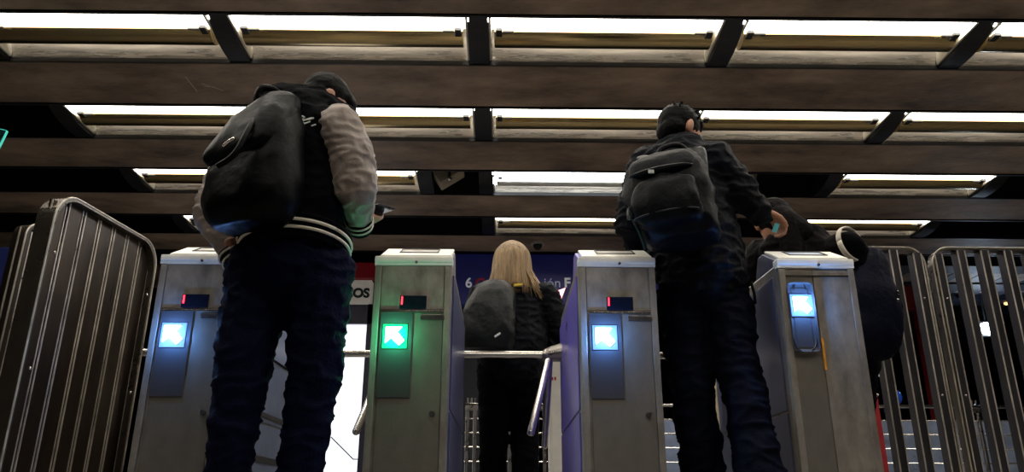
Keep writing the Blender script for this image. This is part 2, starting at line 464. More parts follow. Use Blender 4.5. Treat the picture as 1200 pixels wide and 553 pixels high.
    return t

def tripod(loc, s=1, pushed=0):
    """three-armed barrier on the left flank of a turnstile; a part of it"""
    out = []
    bm = NB(); cyl(bm, V(loc)+V((.03, 0, .0)), V(loc)+V((-.035, 0, -.012)), .045, .036)
    ell(bm, V(loc)+V((-.04, 0, -.015)), .03, .034, .034)
    out.append(('barrier_hub', bm, M_chrome_d))
    for d, L in ((V((-1, 0, 0)), .415), (V((-.22, -.42, -.86)), .43), (V((-.05, .32, -.94)), .43)):
        d.normalize(); p0 = V(loc)+V((-.03, 0, -.012)); bm = NB()
        cyl(bm, p0+d*.01, p0+d*L, .017, .017, 18); ell(bm, p0+d*L, .017, .017, .017)
        out.append(('barrier_arm', bm, M_chrome))
    return out

gates = [(-1.143, 1, 'blue', M_steel, M_side1, 'steel turnstile with blue arrow, half behind the man in the varsity jacket'),
         (-.342, 2, 'green', M_steel, M_side4, 'steel turnstile with the lit green arrow'),
         (.421, 3, 'blue', M_side, M_steel, 'steel turnstile with blue arrow and purple-lit flank, beside the woman'),
         (1.172, 4, 'blue', M_side4, M_steel, 'plain turnstile with orange tape strip and pale ring under its blue light')]
GATES = []
for x, k, ar, sm, sp, lab in gates:
    g = make_gate(k, .287, sm, ar, sp)
    for nm, b, m in tripod((-.175, .87, .918)):
        obj(nm, b, m, g, smooth=False, bev=0)
    g.location = (x, 2.78, 0); tag(g, lab, 'turnstile', 'row of turnstiles'); GATES.append(g)

# ------------------------------------------------------------------ slatted barriers
def rounded_rect(L, h, r, n=6):
    pts = [(0, 0), (0, h-r)]
    pts += [(r-r*math.cos(a), h-r+r*math.sin(a)) for a in [PI/2*k/n for k in range(1, n+1)]]
    pts += [(L-r+r*math.sin(a), h-r+r*math.cos(a)) for a in [PI/2*k/n for k in range(1, n+1)]]
    pts += [(L, 0)]
    return pts

def barrier(name, L, h, pitch, slat_w, slat_d, thick, fm, sm, r=.09, bolts=True, ph=0):
    t = empty(name, (0, 0, 0))
    o = rounded_rect(L, h, r, 8); e = .012
    i = [(min(max(x, e), L-e), min(y, h-e)) for x, y in rounded_rect(L, h, r, 8)]
    inner = [(e+x*(L-2*e)/L, y*(h-e)/h) for x, y in o]
    bm = NB()
    for a in range(len(o)-1):
        vs = []
        for (px, pz) in (o[a], o[a+1], inner[a+1], inner[a]): vs.append((px, pz))
        A = [bm.verts.new((x, -thick/2, z)) for x, z in vs]; B = [bm.verts.new((x, thick/2, z)) for x, z in vs]
        bm.faces.new(A); bm.faces.new(B[::-1])
        for q in range(4): bm.faces.new((A[(q+1) % 4], A[q], B[q], B[(q+1) % 4]))
    bmesh.ops.remove_doubles(bm, verts=bm.verts, dist=1e-5)
    obj('frame', bm, fm, t)
    bm = NB(); tube(bm, [V((x, -thick/2, z)) for x, z in o], .0038, 6); obj('frame_highlight', bm, M_edge_glint, t)  # thin line added as a painted highlight on the frame
    n = int((L-.05)/pitch)
    x = (L-n*pitch)/2+ph
    if x+n*pitch > L-.02: n -= 1
    for k in range(n+1):
        xx = x+k*pitch
        top = h-e
        if xx < r: top = h-r+math.sqrt(max(0, r*r-(r-xx)**2))-e
        if xx > L-r: top = h-r+math.sqrt(max(0, r*r-(xx-L+r)**2))-e
        bm = NB(); box(bm, (xx, 0, (top+.06)/2), (slat_w, slat_d, top-.06), bev=.002)
        old = set(bm.faces)
        for q in (-1, 1): box(bm, (xx+q*(slat_w/2), -slat_d/2, (top+.06)/2), (.0050, .005, top-.07))  # bright strips stand in for highlights along the slat edges
        for f_ in bm.faces: f_.material_index = 0 if f_ in old else 1
        obj('slat', bm, [sm, M_edge_glint], t)
    bm = NB(); box(bm, (L/2, 0, .08), (L-.03, thick*.5, .03)); obj('bottom_rail', bm, fm, t)
    if bolts:
        for z in (h*.82, h*.5):
            for xx in (.035, L-.035): bm = NB(); ell(bm, (xx, -thick/2-.003, z), .006, .006, .006); obj('bolt', bm, M_chrome, t)
    return t

# left: panel running away from the viewer beside the first turnstile
A = P(60, 223, 2.72); B = P(178, 287, 3.38)
print('left panel', A, B)
hp = (A.z+B.z)/2
t = barrier('slatted_barrier', (V((B.x, B.y, 0))-V((A.x, A.y, 0))).length, hp, .095, .078, .014, .075, M_fence_edge, M_fence, .115)
t.location = (A.x, A.y, 0); t.rotation_euler = (0, 0, math.atan2(B.y-A.y, B.x-A.x))
tag(t, 'tall rounded slatted steel barrier standing left of the first turnstile', 'barrier', 'slatted steel barriers')
A2 = P(26, 259, 3.1)
t2 = barrier('slatted_barrier', .55, A2.z, .083, .066, .012, .062, M_fence, M_fence, .06)
t2.location = (A2.x, A2.y, 0); t2.rotation_euler = (0, 0, math.radians(82))
tag(t2, 'slatted steel barrier mostly hidden behind the tall one at the left edge', 'barrier', 'slatted steel barriers')
A3 = P(6, 291, 3.6)
bm = NB(); box(bm, (-.6, 0, A3.z/2), (1.2, .05, A3.z), bev=.01); o = obj('blue_board', bm, mat('deep_blue_board', (.02, .03, .14), .3, .2, 4, .2))
o.location = (A3.x+.06, A3.y, 0); tag(o, 'deep blue board standing behind the barriers at the left edge', 'board')

# right: two panels across the picture
Yr = 3.5
L1 = P(1006, 300, Yr).x; R1 = P(1079, 300, Yr).x; L2 = P(1088, 300, Yr).x
hr = P(1130, 292, Yr).z
M_fr = mat('grey_steel_slats', (.060, .055, .062), .34, .55, 6, .35, .04, 40, stretch=(1, 1, .2))
tA = barrier('slatted_barrier', R1-(L1-.06), hr, .112, .036, .06, .05, M_fence_edge, M_fr, .08, ph=.035)
tA.location = (L1-.06, Yr, 0); tag(tA, 'narrow slatted steel barrier just right of the taped turnstile', 'barrier', 'slatted steel barriers')
tB = barrier('slatted_barrier', 1.45, hr, .112, .034, .06, .05, M_fence_edge, M_fr, .085, ph=-.022)
tB.location = (L2, Yr, 0); tag(tB, 'wide slatted steel barrier at the right edge with the glaring light behind it', 'barrier', 'slatted steel barriers')

# ------------------------------------------------------------------ railing beyond
DR = 6.2
def railing(x0, x1, lab):
    t = empty('hand_railing', (x0, DR, 0)); L = x1-x0
    zt = P(620, 474, DR).z
    bm = NB(); cyl(bm, (0, 0, zt), (L, 0, zt), .014); obj('top_rail', bm, M_chrome, t, smooth=True)
    z = zt-.11
    for k in range(7):
        bm = NB(); cyl(bm, (0, 0, z), (L, 0, z), .0065, n=8); obj('wire_rail', bm, M_chrome, t); z -= .108
        if z < .1: break
    n = max(2, round(L/.64)); 
    for k in range(n+1):
        xx = min(max(L*k/n, .05), L-.05); bm = NB()
        cyl(bm, (xx-.03, 0, 0), (xx-.03, 0, zt-.01), .016); cyl(bm, (xx+.03, 0, 0), (xx+.03, 0, zt-.01), .016)
        box(bm, (xx, 0, zt-.03), (.10, .03, .03)); 
        for s in (-.03, 0, .03): cyl(bm, (xx+s, 0, zt+.01), (xx+s, 0, zt+.05), .007, n=8)
        obj('post', bm, M_chrome_d, t)
    tag(t, lab, 'railing', 'steel railings beyond the turnstiles')
railing(PX(548, .9, DR).x-.02, PX(638, .9, DR).x+.02, 'low steel railing beyond the woman, seen past her legs')
railing(PX(752, .9, DR).x, PX(1240, .9, DR).x, 'long steel railing beyond the slatted barriers on the right')
bm = NB(); x0 = PX(775, .6, 6.35).x; x1 = PX(1260, .6, 6.35).x
box(bm, ((x0+x1)/2, 6.5, .46), (x1-x0, .06, .92)); o = obj('parapet_panel', bm, M_bluewall)
tag(o, 'low blue-grey wall panel behind the long railing', 'panel')

# ------------------------------------------------------------------ far fascias, shop window
DS = 7.3
def fascia_box(name, pxl, pxr, pyt, pyb, m, D=DS, th=.12, dz=0):
    a = P(pxl, pyt, D); b = P(pxr, pyb, D)
    bm = NB(); box(bm, (0, th/2, 0), (b.x-a.x, th, a.z-b.z), bev=.004)
    o = obj(name, bm, m); o.location = ((a.x+b.x)/2, D, (a.z+b.z)/2); return o
f = fascia_box('blue_fascia_sign', 470, 860, 297, 358, M_signblue)
tag(f, 'long navy blue fascia sign lettered 6 and ión F, above the woman', 'sign')
def put_text(parent, body, px, py_base, size, m, bold=0., D=DS):
    p = P(px, py_base, D-.012)
    return text_mesh('lettering', body, size, m, parent, V(p)-parent.location, (PI/2, 0, 0), .004, bold)
put_text(f, '6', 545, 336.5, .14, M_signtext, .0015)
put_text(f, 'C', 557, 336.5, .13, M_signred, .004)
put_text(f, 'ión', 637, 336.5, .135, M_signtext2)
put_text(f, 'F', 661, 336.5, .135, M_signtext, .004)
bm = NB(); a = P(470, 358, DS); b = P(1000, 540, DS)
r = fascia_box('red_fascia', 330, 452, 307, 325.5, M_redband)
tag(r, 'dark red fascia band over the shop sign', 'fascia')
r2 = fascia_box('shop_sign', 330, 434, 327.5, 356, M_cos)
tag(r2, 'off-white shop sign ending in black letters COS', 'sign')
put_text(r2, 'COS', 402.5, 348, .125, M_coslet, .006)
wn = fascia_box('window_1', 330, 433.5, 379, 600, M_lit, th=.06); wn['kind'] = 'structure'
bm = NB()
a = P(433, 360, DS); b = P(330, 378, DS)
for (pl, pr, pt, pb) in ((330, 436, 357, 380), (432, 437, 357, 640)):
    a = P(pl, pt, DS-.02); b = P(pr, pb, DS-.02)
    box(bm, ((a.x+b.x)/2-wn.location.x, -.02, (a.z+b.z)/2-wn.location.z), (b.x-a.x, .05, a.z-b.z))
obj('window_frame', bm, M_frame, wn)
bm = NB(); p1 = P(388, 512, DS-.02)-wn.location; p2 = P(414, 538, DS-.02)-wn.location; p3 = P(424, 538, DS-.02)-wn.location
tube(bm, [p1, p2, p3], .006, 6); obj('cable', bm, M_frame, wn)
# dark body of the kiosk behind
a = P(330, 300, DS+.14); 
bm = NB(); box(bm, (-1.7, DS+1.2, 1.3), (3.0, 2.0, 2.6)); o = obj('shop_kiosk', bm, M_dark); tag(o, 'dark shop kiosk behind the lit window and red fascia', 'kiosk')

for (pl, pr, pt, D_, lab) in ((642, 663, 420, 4.35, 'slim cream totem with a small red mark, behind the turnstile arm'), (831, 866, 424, 4.5, 'stand-in panel for a turnstile rear glimpsed between the legs of the man in the dark coat')):  # second one stands in for a turnstile's rear end
    a = P(pl, pt, D_); b = P(pr, pt, D_); t = empty('information_totem', ((a.x+b.x)/2, D_, 0))
    bm = NB(); box(bm, (0, .05, a.z/2), (b.x-a.x, .10, a.z), bev=.02); obj('panel', bm, M_cos if D_ < 4.4 else M_tan, t)
    bm = NB(); box(bm, (0, .05, .03), (b.x-a.x+.06, .16, .06), bev=.01); obj('foot', bm, M_blk, t)
    if D_ < 4.4:
        bm = NB(); c_ = P(649, 443.5, D_-.003)
        for q in (-.008, .008): box(bm, (c_.x-t.location.x+q, -.002, c_.z), (.010, .004, .018))
        obj('red_mark', bm, M_signred, t)
    tag(t, lab, 'totem')
# right background: red portal, white notice, lattice ceiling, lights
r = fascia_box('red_portal', 1000, 1078, 303, 362, M_redp, D=8.2, th=.15)
bm = NB(); hh = r.location.z; wd = r.dimensions.x
for q in (-1, 1): box(bm, (q*(P(1078, 330, 8.2).x-P(1000, 330, 8.2).x)/2, .075, -hh/2), (.12, .12, hh))
obj('post', bm, M_redp, r); tag(r, 'dark red portal seen through the narrow barrier', 'portal')
w = fascia_box('notice_sign', 1052, 1063, 327, 357, M_cos, D=8.15, th=.02)
tag(w, 'small white notice on the red portal', 'notice')
o = fascia_box('red_banner', 1018, 1040, 396, 640, M_redp, D=5.4, th=.03)
tag(o, 'narrow red banner with pale marks, right beside the taped turnstile', 'banner')
bm = NB()
for (pl, pr, pt, pb) in ((1024, 1031, 420, 428), (1025, 1032, 432, 441)):
    a = P(pl, pt, 5.39)-o.location; b = P(pr, pb, 5.39)-o.location; box(bm, ((a.x+b.x)/2, -.002, (a.z+b.z)/2), (b.x-a.x, .004, a.z-b.z))
obj('pale_mark', bm, M_signtext, o)
bm = NB(); c = P(1054, 453, 6.1); ell(bm, (0, 0, 0), .055, .055, .062)
o = obj('blue_float', bm, M_blueball, smooth=True); o.location = (c.x, DR, P(620, 474, DR).z+.07); tag(o, 'small glossy blue ball resting on the long railing', 'ball')
# coffered lattice overhead on the far right
x0, x1, y0, y1 = 3.0, 8.9, 7.6, 12.5
bm = NB()
y = y0
while y < y1: box(bm, ((x0+x1)/2, y, 2.66), (x1-x0, .26, .16)); y += .66
x = x0
while x < x1: box(bm, (x, (y0+y1)/2, 2.67), (.11, y1-y0, .15)); x += .30
o = structure('trim_20', bm, M_lattice)
def lamp(name, px, py, D, r, m, lab, e, col):
    c = P(px, py, D); t = empty(name, c)
    bm = NB(); ell(bm, (0, 0, 0), r*1.5, .03, r*.85); obj('lens', bm, m, t, smooth=True)
    bm = NB(); box(bm, (0, .06, 0), (r*2.6, .08, r*2.1), bev=.01); obj('housing', bm, M_blk, t)
    bm = NB(); cyl(bm, (0, .06, 0), (0, .06, 2.6-c.z), .01); obj('hanging_rod', bm, M_blk, t)
    tag(t, lab, 'lamp'); return c
c = lamp('spotlight', 1160, 385, 8.6, .088, M_spot, 'glaring white spotlight hanging behind the wide barrier', 0, 0)
c2 = lamp('spotlight', 1180, 355.5, 8.9, .022, M_amber, 'small amber lamp above the glaring spotlight', 0, 0)
ld = bpy.data.lights.new('spot_lamp', 'POINT'); ld.color = (.5, .68, 1); ld.energy = 8; ld.shadow_soft_size = .02
lo = bpy.data.objects.new('spot_lamp', ld); COL.objects.link(lo); lo.location = c+V((0, -.12, 0))

# ceiling-hung wedge loudspeakers, dome camera, glass sign
def wedge(px_pts, D, depth, lab):
    pts = [P(x, y, D) for x, y in px_pts]
    c = sum(pts, V())/len(pts); t = empty('hanging_speaker', c)
    bm = NB(); prism(bm, [(p.x-c.x, p.z-c.z) for p in pts], 'y', -depth/2, depth/2)
    obj('cabinet', bm, M_tan, t, bev=.006)
    return t, c
t, c = wedge([(497, 190), (517, 219), (544, 203), (542, 180), (515, 172)], 5.55, .16, '')
tag(t, 'tan wedge-shaped speaker hanging under the beam left of the brightest lamp', 'speaker', 'wedge speakers')
a = P(526, 198, 5.46)-c; b = P(527, 209.5, 5.46)-c
bm = NB(); cyl(bm, a+V((0, 0, .15)), b, .010); ell(bm, b, .018, .018, .018); obj('bracket', bm, M_chrome, t)
t, c = wedge([(856, 186), (866, 206), (884, 213), (886, 204), (870, 186)], 5.55, .10, '')
tag(t, 'tan wedge-shaped speaker peeking past the shoulder of the man in the dark coat', 'speaker', 'wedge speakers')
c = P(630, 287, 6.9); t = empty('dome_camera', c)
bm = NB(); cyl(bm, (0, 0, 0), (0, 0, .04), .065, .06, 24); cyl(bm, (0, 0, .035), (0, 0, 2.61-c.z), .02, .02); obj('mount', bm, M_white, t, smooth=False)
bm = NB(); ell(bm, (0, 0, 0), .045, .045, .05); obj('dome', bm, M_nylon_g, t, smooth=True)
tag(t, 'white dome camera hanging above the woman', 'camera')
c = P(2, 166, 3.3); t = empty('glass_panel', (c.x, c.y, c.z))
bm = NB(); box(bm, (-.25, 0, 0), (.5, .012, .115)); obj('pane', bm, M_glass, t)
bm = NB(); box(bm, (.002, 0, 0), (.003, .013, .115)); box(bm, (-.25, 0, .058), (.5, .013, .003)); obj('edge', bm, M_tealedge, t)
bm = NB(); cyl(bm, (-.47, 0, .04), (-.47-.5*math.sin(math.radians(12)), 0, .04+.55), .006); obj('hanger', bm, M_blk, t)
t.rotation_euler = (0, math.radians(12), 0)
tag(t, 'teal-edged glass sign panel hanging at the left edge', 'sign')

# ------------------------------------------------------------------ people
def fr(yaw, tilt=0):
    """facing, right, up for a heading turned clockwise from straight ahead and bowed by tilt"""
    f = V((math.sin(yaw), math.cos(yaw), 0)); r = V((math.cos(yaw), -math.sin(yaw), 0))
    ff = f*math.cos(tilt)-V((0, 0, 1))*math.sin(tilt); u = r.cross(ff)
    return ff.normalized(), r, u.normalized()

def head(bm, c, yaw, tilt, neck, s=1.):
    f, r, u = fr(yaw, tilt); R = Matrix((r, f, u)).transposed()
    ell(bm, c, .074*s, .094*s, .092*s, R)
    ell(bm, c+f*.02*s-u*.035*s, .062*s, .075*s, .08*s, R)
    seg(bm, c+f*.035*s-u*.06*s, c+f*.062*s-u*.098*s, .044*s, .026*s, r, 1.1)          # jaw and chin
    seg(bm, c+f*.088*s+u*.0*s, c+f*.112*s-u*.035*s, .009*s, .014*s, r, 1.)             # nose
    seg(bm, c+f*.082*s-u*.066*s-r*.018*s, c+f*.082*s-u*.066*s+r*.018*s, .009*s, .009*s)  # lips
    seg(bm, c+f*.078*s+u*.022*s-r*.03*s, c+f*.078*s+u*.022*s+r*.03*s, .012*s, .012*s)    # brow
    for k in (-1, 1):                                                                   # ears
        e = c+r*.077*s*k-f*.008*s-u*.018*s
        Re = R @ Matrix.Rotation(.35*k, 3, 'Z')
        ell(bm, e, .012*s, .022*s, .036*s, Re); ell(bm, e-u*.026*s+f*.004*s, .009*s, .010*s, .012*s, Re)
    seg(bm, c-f*.015*s-u*.05*s, neck, .052*s, .06*s)

def eyes(c, yaw, tilt, parent, off, s=1.):
    f, r, u = fr(yaw, tilt)
    for k in (-1, 1):
        bm = NB(); ell(bm, c+f*.079*s+r*.03*s*k+u*.002, .009, .009, .006); obj('eye', bm, M_phone, parent, smooth=True, off=off)

def hand(bm, w, d, n, side, s=1., curl=.8):
    """w wrist, d direction of the palm, n palm normal, side: direction of the thumb"""
    d = V(d).normalized(); n = V(n); n = (n-d*n.dot(d)).normalized(); t = V(side); t = (t-d*t.dot(d)-n*t.dot(n)).normalized()
    k0 = w+d*.09*s
    seg(bm, w-d*.03*s, w+d*.01, .026*s, .026*s, t, 1.1)
    for o_ in (-.028, -.009, .010, .029):
        seg(bm, w+t*o_*s*.7+d*.015, k0+t*o_*s, .013*s, .0115*s)
    for i, (o_, L) in enumerate(((.030, .92), (.010, 1.), (-.010, .94), (-.030, .76))):
        p = k0+t*o_*s; a = curl*.55
        for q, l in enumerate((.043, .028, .021)):
            dd = d*math.cos(a)+n*math.sin(a)
            p2 = p+dd*l*L*s; seg(bm, p, p2, (.0098-.0010*q)*s, (.0090-.0010*q)*s, n=10, caps=3); p = p2; a += curl*.62
    p = w+d*.025*s+t*.026*s; a1 = (d*.55+t*.75+n*.3).normalized(); p2 = p+a1*.040*s; seg(bm, p, p2, .0135*s, .011*s)
    a2 = (d*.8+t*.35+n*.45).normalized(); p3 = p2+a2*.030*s; seg(bm, p2, p3, .011*s, .0095*s); seg(bm, p3, p3+(d*.8+n*.5).normalized()*.02*s, .0095*s, .008*s)

def shoe(name, ankle, yaw, parent, off, s=1.):
    f = V((math.sin(yaw), math.cos(yaw), 0)); b = V((ankle.x, ankle.y, .035))
    bm = NB(); seg(bm, b-f*.06, b+f*.15, .040*s, .034*s, f.cross(V((0, 0, 1))), 1.15); seg(bm, b-f*.04+V((0, 0, .02)), V((ankle.x, ankle.y, .10))-f*.02, .04, .042)
    bmesh.ops.bisect_plane(bm, geom=list(bm.verts)+list(bm.edges)+list(bm.faces), plane_co=(0, 0, .002), plane_no=(0, 0, -1), clear_outer=False)
    for v in bm.verts: v.co.z = max(v.co.z, .003)
    blob(name, bm, M_leather, parent, off, .008, 3)

def sack(name, c, R, rings, m, parent, off, disp=.006, ds=.12, power=3.2, seed=0, n=36, fold=.004):
    """a bag: rounded-rectangle cross-sections stacked along its own up axis. ring=(z, half width, half depth, shift x, shift y)"""
    bm = NB(); vs = []
    # smooth interpolation of the rings
    fine = []
    for i in range(len(rings)-1):
        a = rings[max(i-1, 0)]; b = rings[i]; e = rings[i+1]; d = rings[min(i+2, len(rings)-1)]
        for k in range(6):
            t = k/6; fine.append([.5*((2*b[j])+(e[j]-a[j])*t+(2*a[j]-5*b[j]+4*e[j]-d[j])*t*t+(3*b[j]-a[j]-3*e[j]+d[j])*t**3) for j in range(5)])
    fine.append(list(rings[-1]))
    for z, hw, hd, sx, sy in fine:
        hw = max(hw, .004); hd = max(hd, .004)
        ring = []
        for k in range(n):
            a = 2*PI*k/n; ca, sa = math.cos(a), math.sin(a)
            x = hw*math.copysign(abs(ca)**(2/power), ca)+sx; y = hd*math.copysign(abs(sa)**(2/power), sa)+sy
            p = V((x, y, z)); w = noise.noise(p/ds+V((seed, 0, 0))); f = 1-abs(noise.noise(V((p.x, p.y, p.z*.6))/ds*1.3+V((0, seed, 3))))*2
            dirv = V((x-sx, y-sy, 0)).normalized()
            ring.append(bm.verts.new(V(c)+R @ (p+dirv*(w*disp+(max(f, 0)**2-.35)*fold))))
        vs.append(ring)
    for A_, B_ in zip(vs, vs[1:]):
        for i in range(n):
            j = (i+1) % n; bm.faces.new((A_[i], A_[j], B_[j], B_[i]))
    bm.faces.new(vs[0][::-1]); bm.faces.new(vs[-1])
    o = obj(name, bm, m, parent, smooth=True, off=off)
    return o

def phone(name, c, R, lab, scr, size=(.07, .145)):
    t = empty(name, c); t.rotation_euler = R.to_euler()
    bm = NB(); box(bm, (0, 0, 0), (size[0], .008, size[1]), bev=.003); obj('case', bm, M_phone, t)
    bm = NB(); box(bm, (0, -.0045, 0), (size[0]*.9, .001, size[1]*.9)); obj('screen', bm, scr, t)
    tag(t, lab, 'phone'); return t

# ============ man in the varsity jacket
D1 = 2.43; off = V((P(340, 300, D1).x, D1, 0)); yaw = math.radians(38)
f1, r1, u1 = fr(yaw)
m1 = empty('person', off); tag(m1, 'man in black varsity jacket with grey sleeves and dark jeans, head bowed', 'person')
pel = P(341, 296, D1); hl = P(305, 318, D1+.02); hr_ = P(374, 318, D1-.02)
kl = P(281, 452, D1-.02); kr = P(368, 448, D1+.02); al = PX(255, .09, D1+.02); ar = PX(337, .09, D1+.06)
waist = P(345, 250, D1); chest = P(352, 185, D1+.0); nb = P(362, 128, D1+.02); hc = P(382, 122, D1+.06)
shR = P(398, 146, D1-.10); elR = P(416, 220, D1-.06); wrR = P(420, 252, D1+.06)
shL = P(302, 146, D1+.12); elL = P(249, 250, D1+.06); wrL = P(270, 292, D1+.03)
HY, HT = math.radians(62), math.radians(42)
bm = NB()
head(bm, hc, HY, HT, P(368, 136, D1+.03))
seg(bm, P(366, 140, D1+.02), chest, .07, .13, r1, 1.2); seg(bm, chest, waist, .125, .115, r1, 1.2); seg(bm, waist, pel, .115, .125, r1, 1.2)
seg(bm, chest+r1*0+V((0, 0, .08)), shR, .08, .05); seg(bm, chest+V((0, 0, .08)), shL, .08, .05)
for a, b, c in ((shR, elR, wrR), (shL, elL, wrL)): seg(bm, a, b, .048, .038); seg(bm, b, c, .038, .026)
for a, b, c in ((hl, kl, al), (hr_, kr, ar)):
    seg(bm, a, b, .085, .055); seg(bm, b, c, .055, .036)
    seg(bm, V((c.x, c.y, .04)), V((c.x, c.y, .04))+f1*.12, .03, .025)
hd = (P(440, 262, D1+.18)-wrR)
hand(bm, wrR+hd.normalized()*.015, hd, V((-.3, .3, 1)), V((-.5, .6, .3)), .95, .7)
hand(bm, wrL+V((.02, -.02, -.015)), V((.35, .25, -.8)), V((1, 0, 0)), V((0, 1, 0)), .95, .5)
blob('body', bm, M_skin, m1, off, .0055, 2)
eyes(hc, HY, HT, m1, off)
# hair
f, r, u = fr(HY, HT); R = Matrix((r, f, u)).transposed()
bm = NB(); ell(bm, hc-f*.022+u*.026, .081, .092, .084, R); ell(bm, hc+f*.035+u*.052, .064, .055, .046, R); ell(bm, hc-f*.048-u*.018, .066, .052, .055, R)
h = blob('hair', bm, M_hair_k, m1, off, .006, 2, .002, .02)
# trousers
bm = NB()
seg(bm, pel+V((0, 0, .05)), pel-V((0, 0, .03)), .150, .155, r1, 1.12)
for a, b, c, s in ((hl, kl, al, -1), (hr_, kr, ar, 1)):
    seg(bm, a, a.lerp(b, .45), .112, .100); seg(bm, a.lerp(b, .45), b, .100, .084); seg(bm, b, b.lerp(c, .5), .084, .070); seg(bm, b.lerp(c, .5), c, .070, .074)
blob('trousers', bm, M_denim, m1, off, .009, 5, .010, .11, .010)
# jacket body
bm = NB()
seg(bm, P(350, 150, D1+.01), P(349, 200, D1), .135, .158, r1, 1.18); seg(bm, P(349, 200, D1), P(344, 255, D1), .158, .162, r1, 1.14)
seg(bm, P(344, 255, D1), P(342, 284, D1), .160, .150, r1, 1.14)
seg(bm, P(350, 155, D1), P(392, 150, D1-.07), .125, .075); seg(bm, P(350, 155, D1), P(312, 150, D1+.08), .125, .08)
seg(bm, P(325, 112, D1+.03), P(372, 124, D1+.02), .045, .075)        # bunched hood and collar
seg(bm, P(330, 130, D1+.03), P(380, 138, D1-.01), .10, .085)
seg(bm, P(375, 128, D1), P(404, 136, D1+.02), .06, .045)
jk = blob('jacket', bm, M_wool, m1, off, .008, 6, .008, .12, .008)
bm = NB()
for a, b, c, ra in ((shR, elR, wrR, .080), (shL, elL, wrL, .072)):
    mid = a.lerp(b, .5)+V((.012 if a is shR else -.02, 0, 0))
    seg(bm, a, mid, ra*.88, ra*1.0); seg(bm, mid, b, ra*1.0, ra*.96); seg(bm, b, c, ra*.94, ra*.62)
    o = blob('sleeve', bm, M_sleeve, m1, off, .007, 5, .005, .08, .007); bm = NB()
    d = (c-b).normalized()
    cyl(bm, c+d*.018, c+d*.075, .048, .042); cf = obj('cuff', bm, M_wool, o, smooth=True, off=off)
    bm = NB()
    for q in (.028, .052): 
        uu, vv = frame_for(d); tube(bm, [c+d*q+(uu*math.cos(x)+vv*math.sin(x))*(.0485-.1*(q-.018)) for x in [2*PI*i/20 for i in range(21)]], .004, 6)
    obj('cuff_stripe', bm, M_cream, cf, smooth=True, off=off)
    bm = NB()
bm.free()
# rib-knit waistband with two cream stripes
bm = NB(); bm2 = NB(); hemc = P(345, 291, D1); 
for z, rr in ((-.035, .166), (.035, .172)): pass
def hemring(z, rr, bmx, rad):
    tube(bmx, [hemc+V((0, 0, z-.025*math.sin(a-.5)))+(r1*math.cos(a)*1.13+f1*math.sin(a)*.97)*rr for a in [2*PI*i/40 for i in range(41)]], rad, 8)
for k in range(7): hemring(-.03+.01*k, .163+.0015*k, bm, .009)
wb = obj('waistband', bm, M_wool, m1, smooth=True, off=off)
hemring(.013, .177, bm2, .0055); hemring(-.011, .174, bm2, .0055)
obj('waistband_stripe', bm2, M_cream, wb, smooth=True, off=off)
# small pale lettering patch on the shoulder blade
bm = NB(); ctr = P(351, 131, D1-.205)
for (dx, dz, L, an) in ((.03, -.012, .016, .6), (-.016, .012, .014, .6), (-.004, .016, .012, -.6), (-.008, .004, .016, .5), (.010, .006, .030, .55), (.004, -.010, .036, .6), (-.008, -.020, .030, .9), (.020, .010, .020, .5)):
    dv = V((math.cos(an), 0, math.sin(an)))*L/2; p = ctr+V((dx, 0, dz)); ends = []
    for q in (p-dv, p+dv):
        ok, loc, nn, _ = jk.ray_cast(q-off-V((0, .4, 0)), V((0, 1, 0)))
        ends.append(loc+off+nn*.001 if ok else q)
    tube(bm, ends, .0028, 6)
obj('embroidery', bm, M_patch, m1, off=off)
# backpack
bc = P(306, 192, D1-.14); Rb = Matrix((r1, f1, V((0, 0, 1)))).transposed() @ Matrix.Rotation(math.radians(5), 3, 'Y')
bp = empty('backpack', bc); tag(bp, 'slouchy black leather rucksack on the man in the varsity jacket', 'backpack')
sack('main_bag', bc, Rb, [(-.235, .05, .04, .02, -.04), (-.225, .13, .08, .02, -.02), (-.17, .178, .115, .01, -.02), (-.05, .180, .115, .0, -.01), (.07, .150, .10, .0, 0), (.17, .105, .075, -.005, .01), (.235, .06, .05, .01, .03), (.25, .02, .015, .02, .04)], M_leather, bp, bc, .010, .10, 2.6, 3, fold=.010)
sack('flap', bc, Rb @ Matrix.Rotation(math.radians(0), 3, 'X'), [(-.02, .10, .03, -.03, -.10), (.02, .155, .05, -.02, -.085), (.10, .145, .080, -.01, -.035), (.18, .105, .075, -.005, .0), (.24, .06, .055, .01, .03), (.262, .02, .02, .02, .04)], M_leather, bp, bc, .006, .12, 2.4, 5, fold=.006)
bm = NB(); tube(bm, bez([P(311, 121, 2.34), P(303, 113, 2.33), P(308, 103, 2.33), P(322, 106, 2.36), P(336, 122, 2.38)], 6), .013, 8)
obj('handle', bm, M_leather, bp, smooth=True, off=bc)
bm = NB(); tube(bm, bez([P(262, 171, 2.14), P(268, 166, 2.13), P(275, 162, 2.13)], 4), .006, 6); obj('buckle', bm, M_chrome, bp, smooth=True, off=bc)
bm = NB(); tube(bm, bez([P(255, 195, 2.11), P(275, 180, 2.1), P(292, 150, 2.13), P(306, 125, 2.24)], 6), .009, 8); obj('seam_piping', bm, M_leather, bp, smooth=True, off=bc)
for pts in ([P(318, 118, 2.4), P(345, 112, 2.5), P(352, 140, 2.60), P(350, 200, 2.61)], [P(306, 118, 2.40), P(313, 120, 2.50), P(318, 155, 2.60), P(314, 205, 2.60)]):
    bm = NB(); tube(bm, bez(pts, 6), .02, 8, flat=(r1, .35)); obj('strap', bm, M_leather, bp, smooth=True, off=bc)
phR = Matrix.Rotation(math.radians(40), 3, 'Z') @ Matrix.Rotation(math.radians(97), 3, 'X')
phone('phone', P(441, 246, D1+.17), phR, 'dark phone held out by the man in the varsity jacket', M_phone)
for a, sx in ((al, 0), (ar, 0)): shoe('shoe', a, yaw, m1, off)

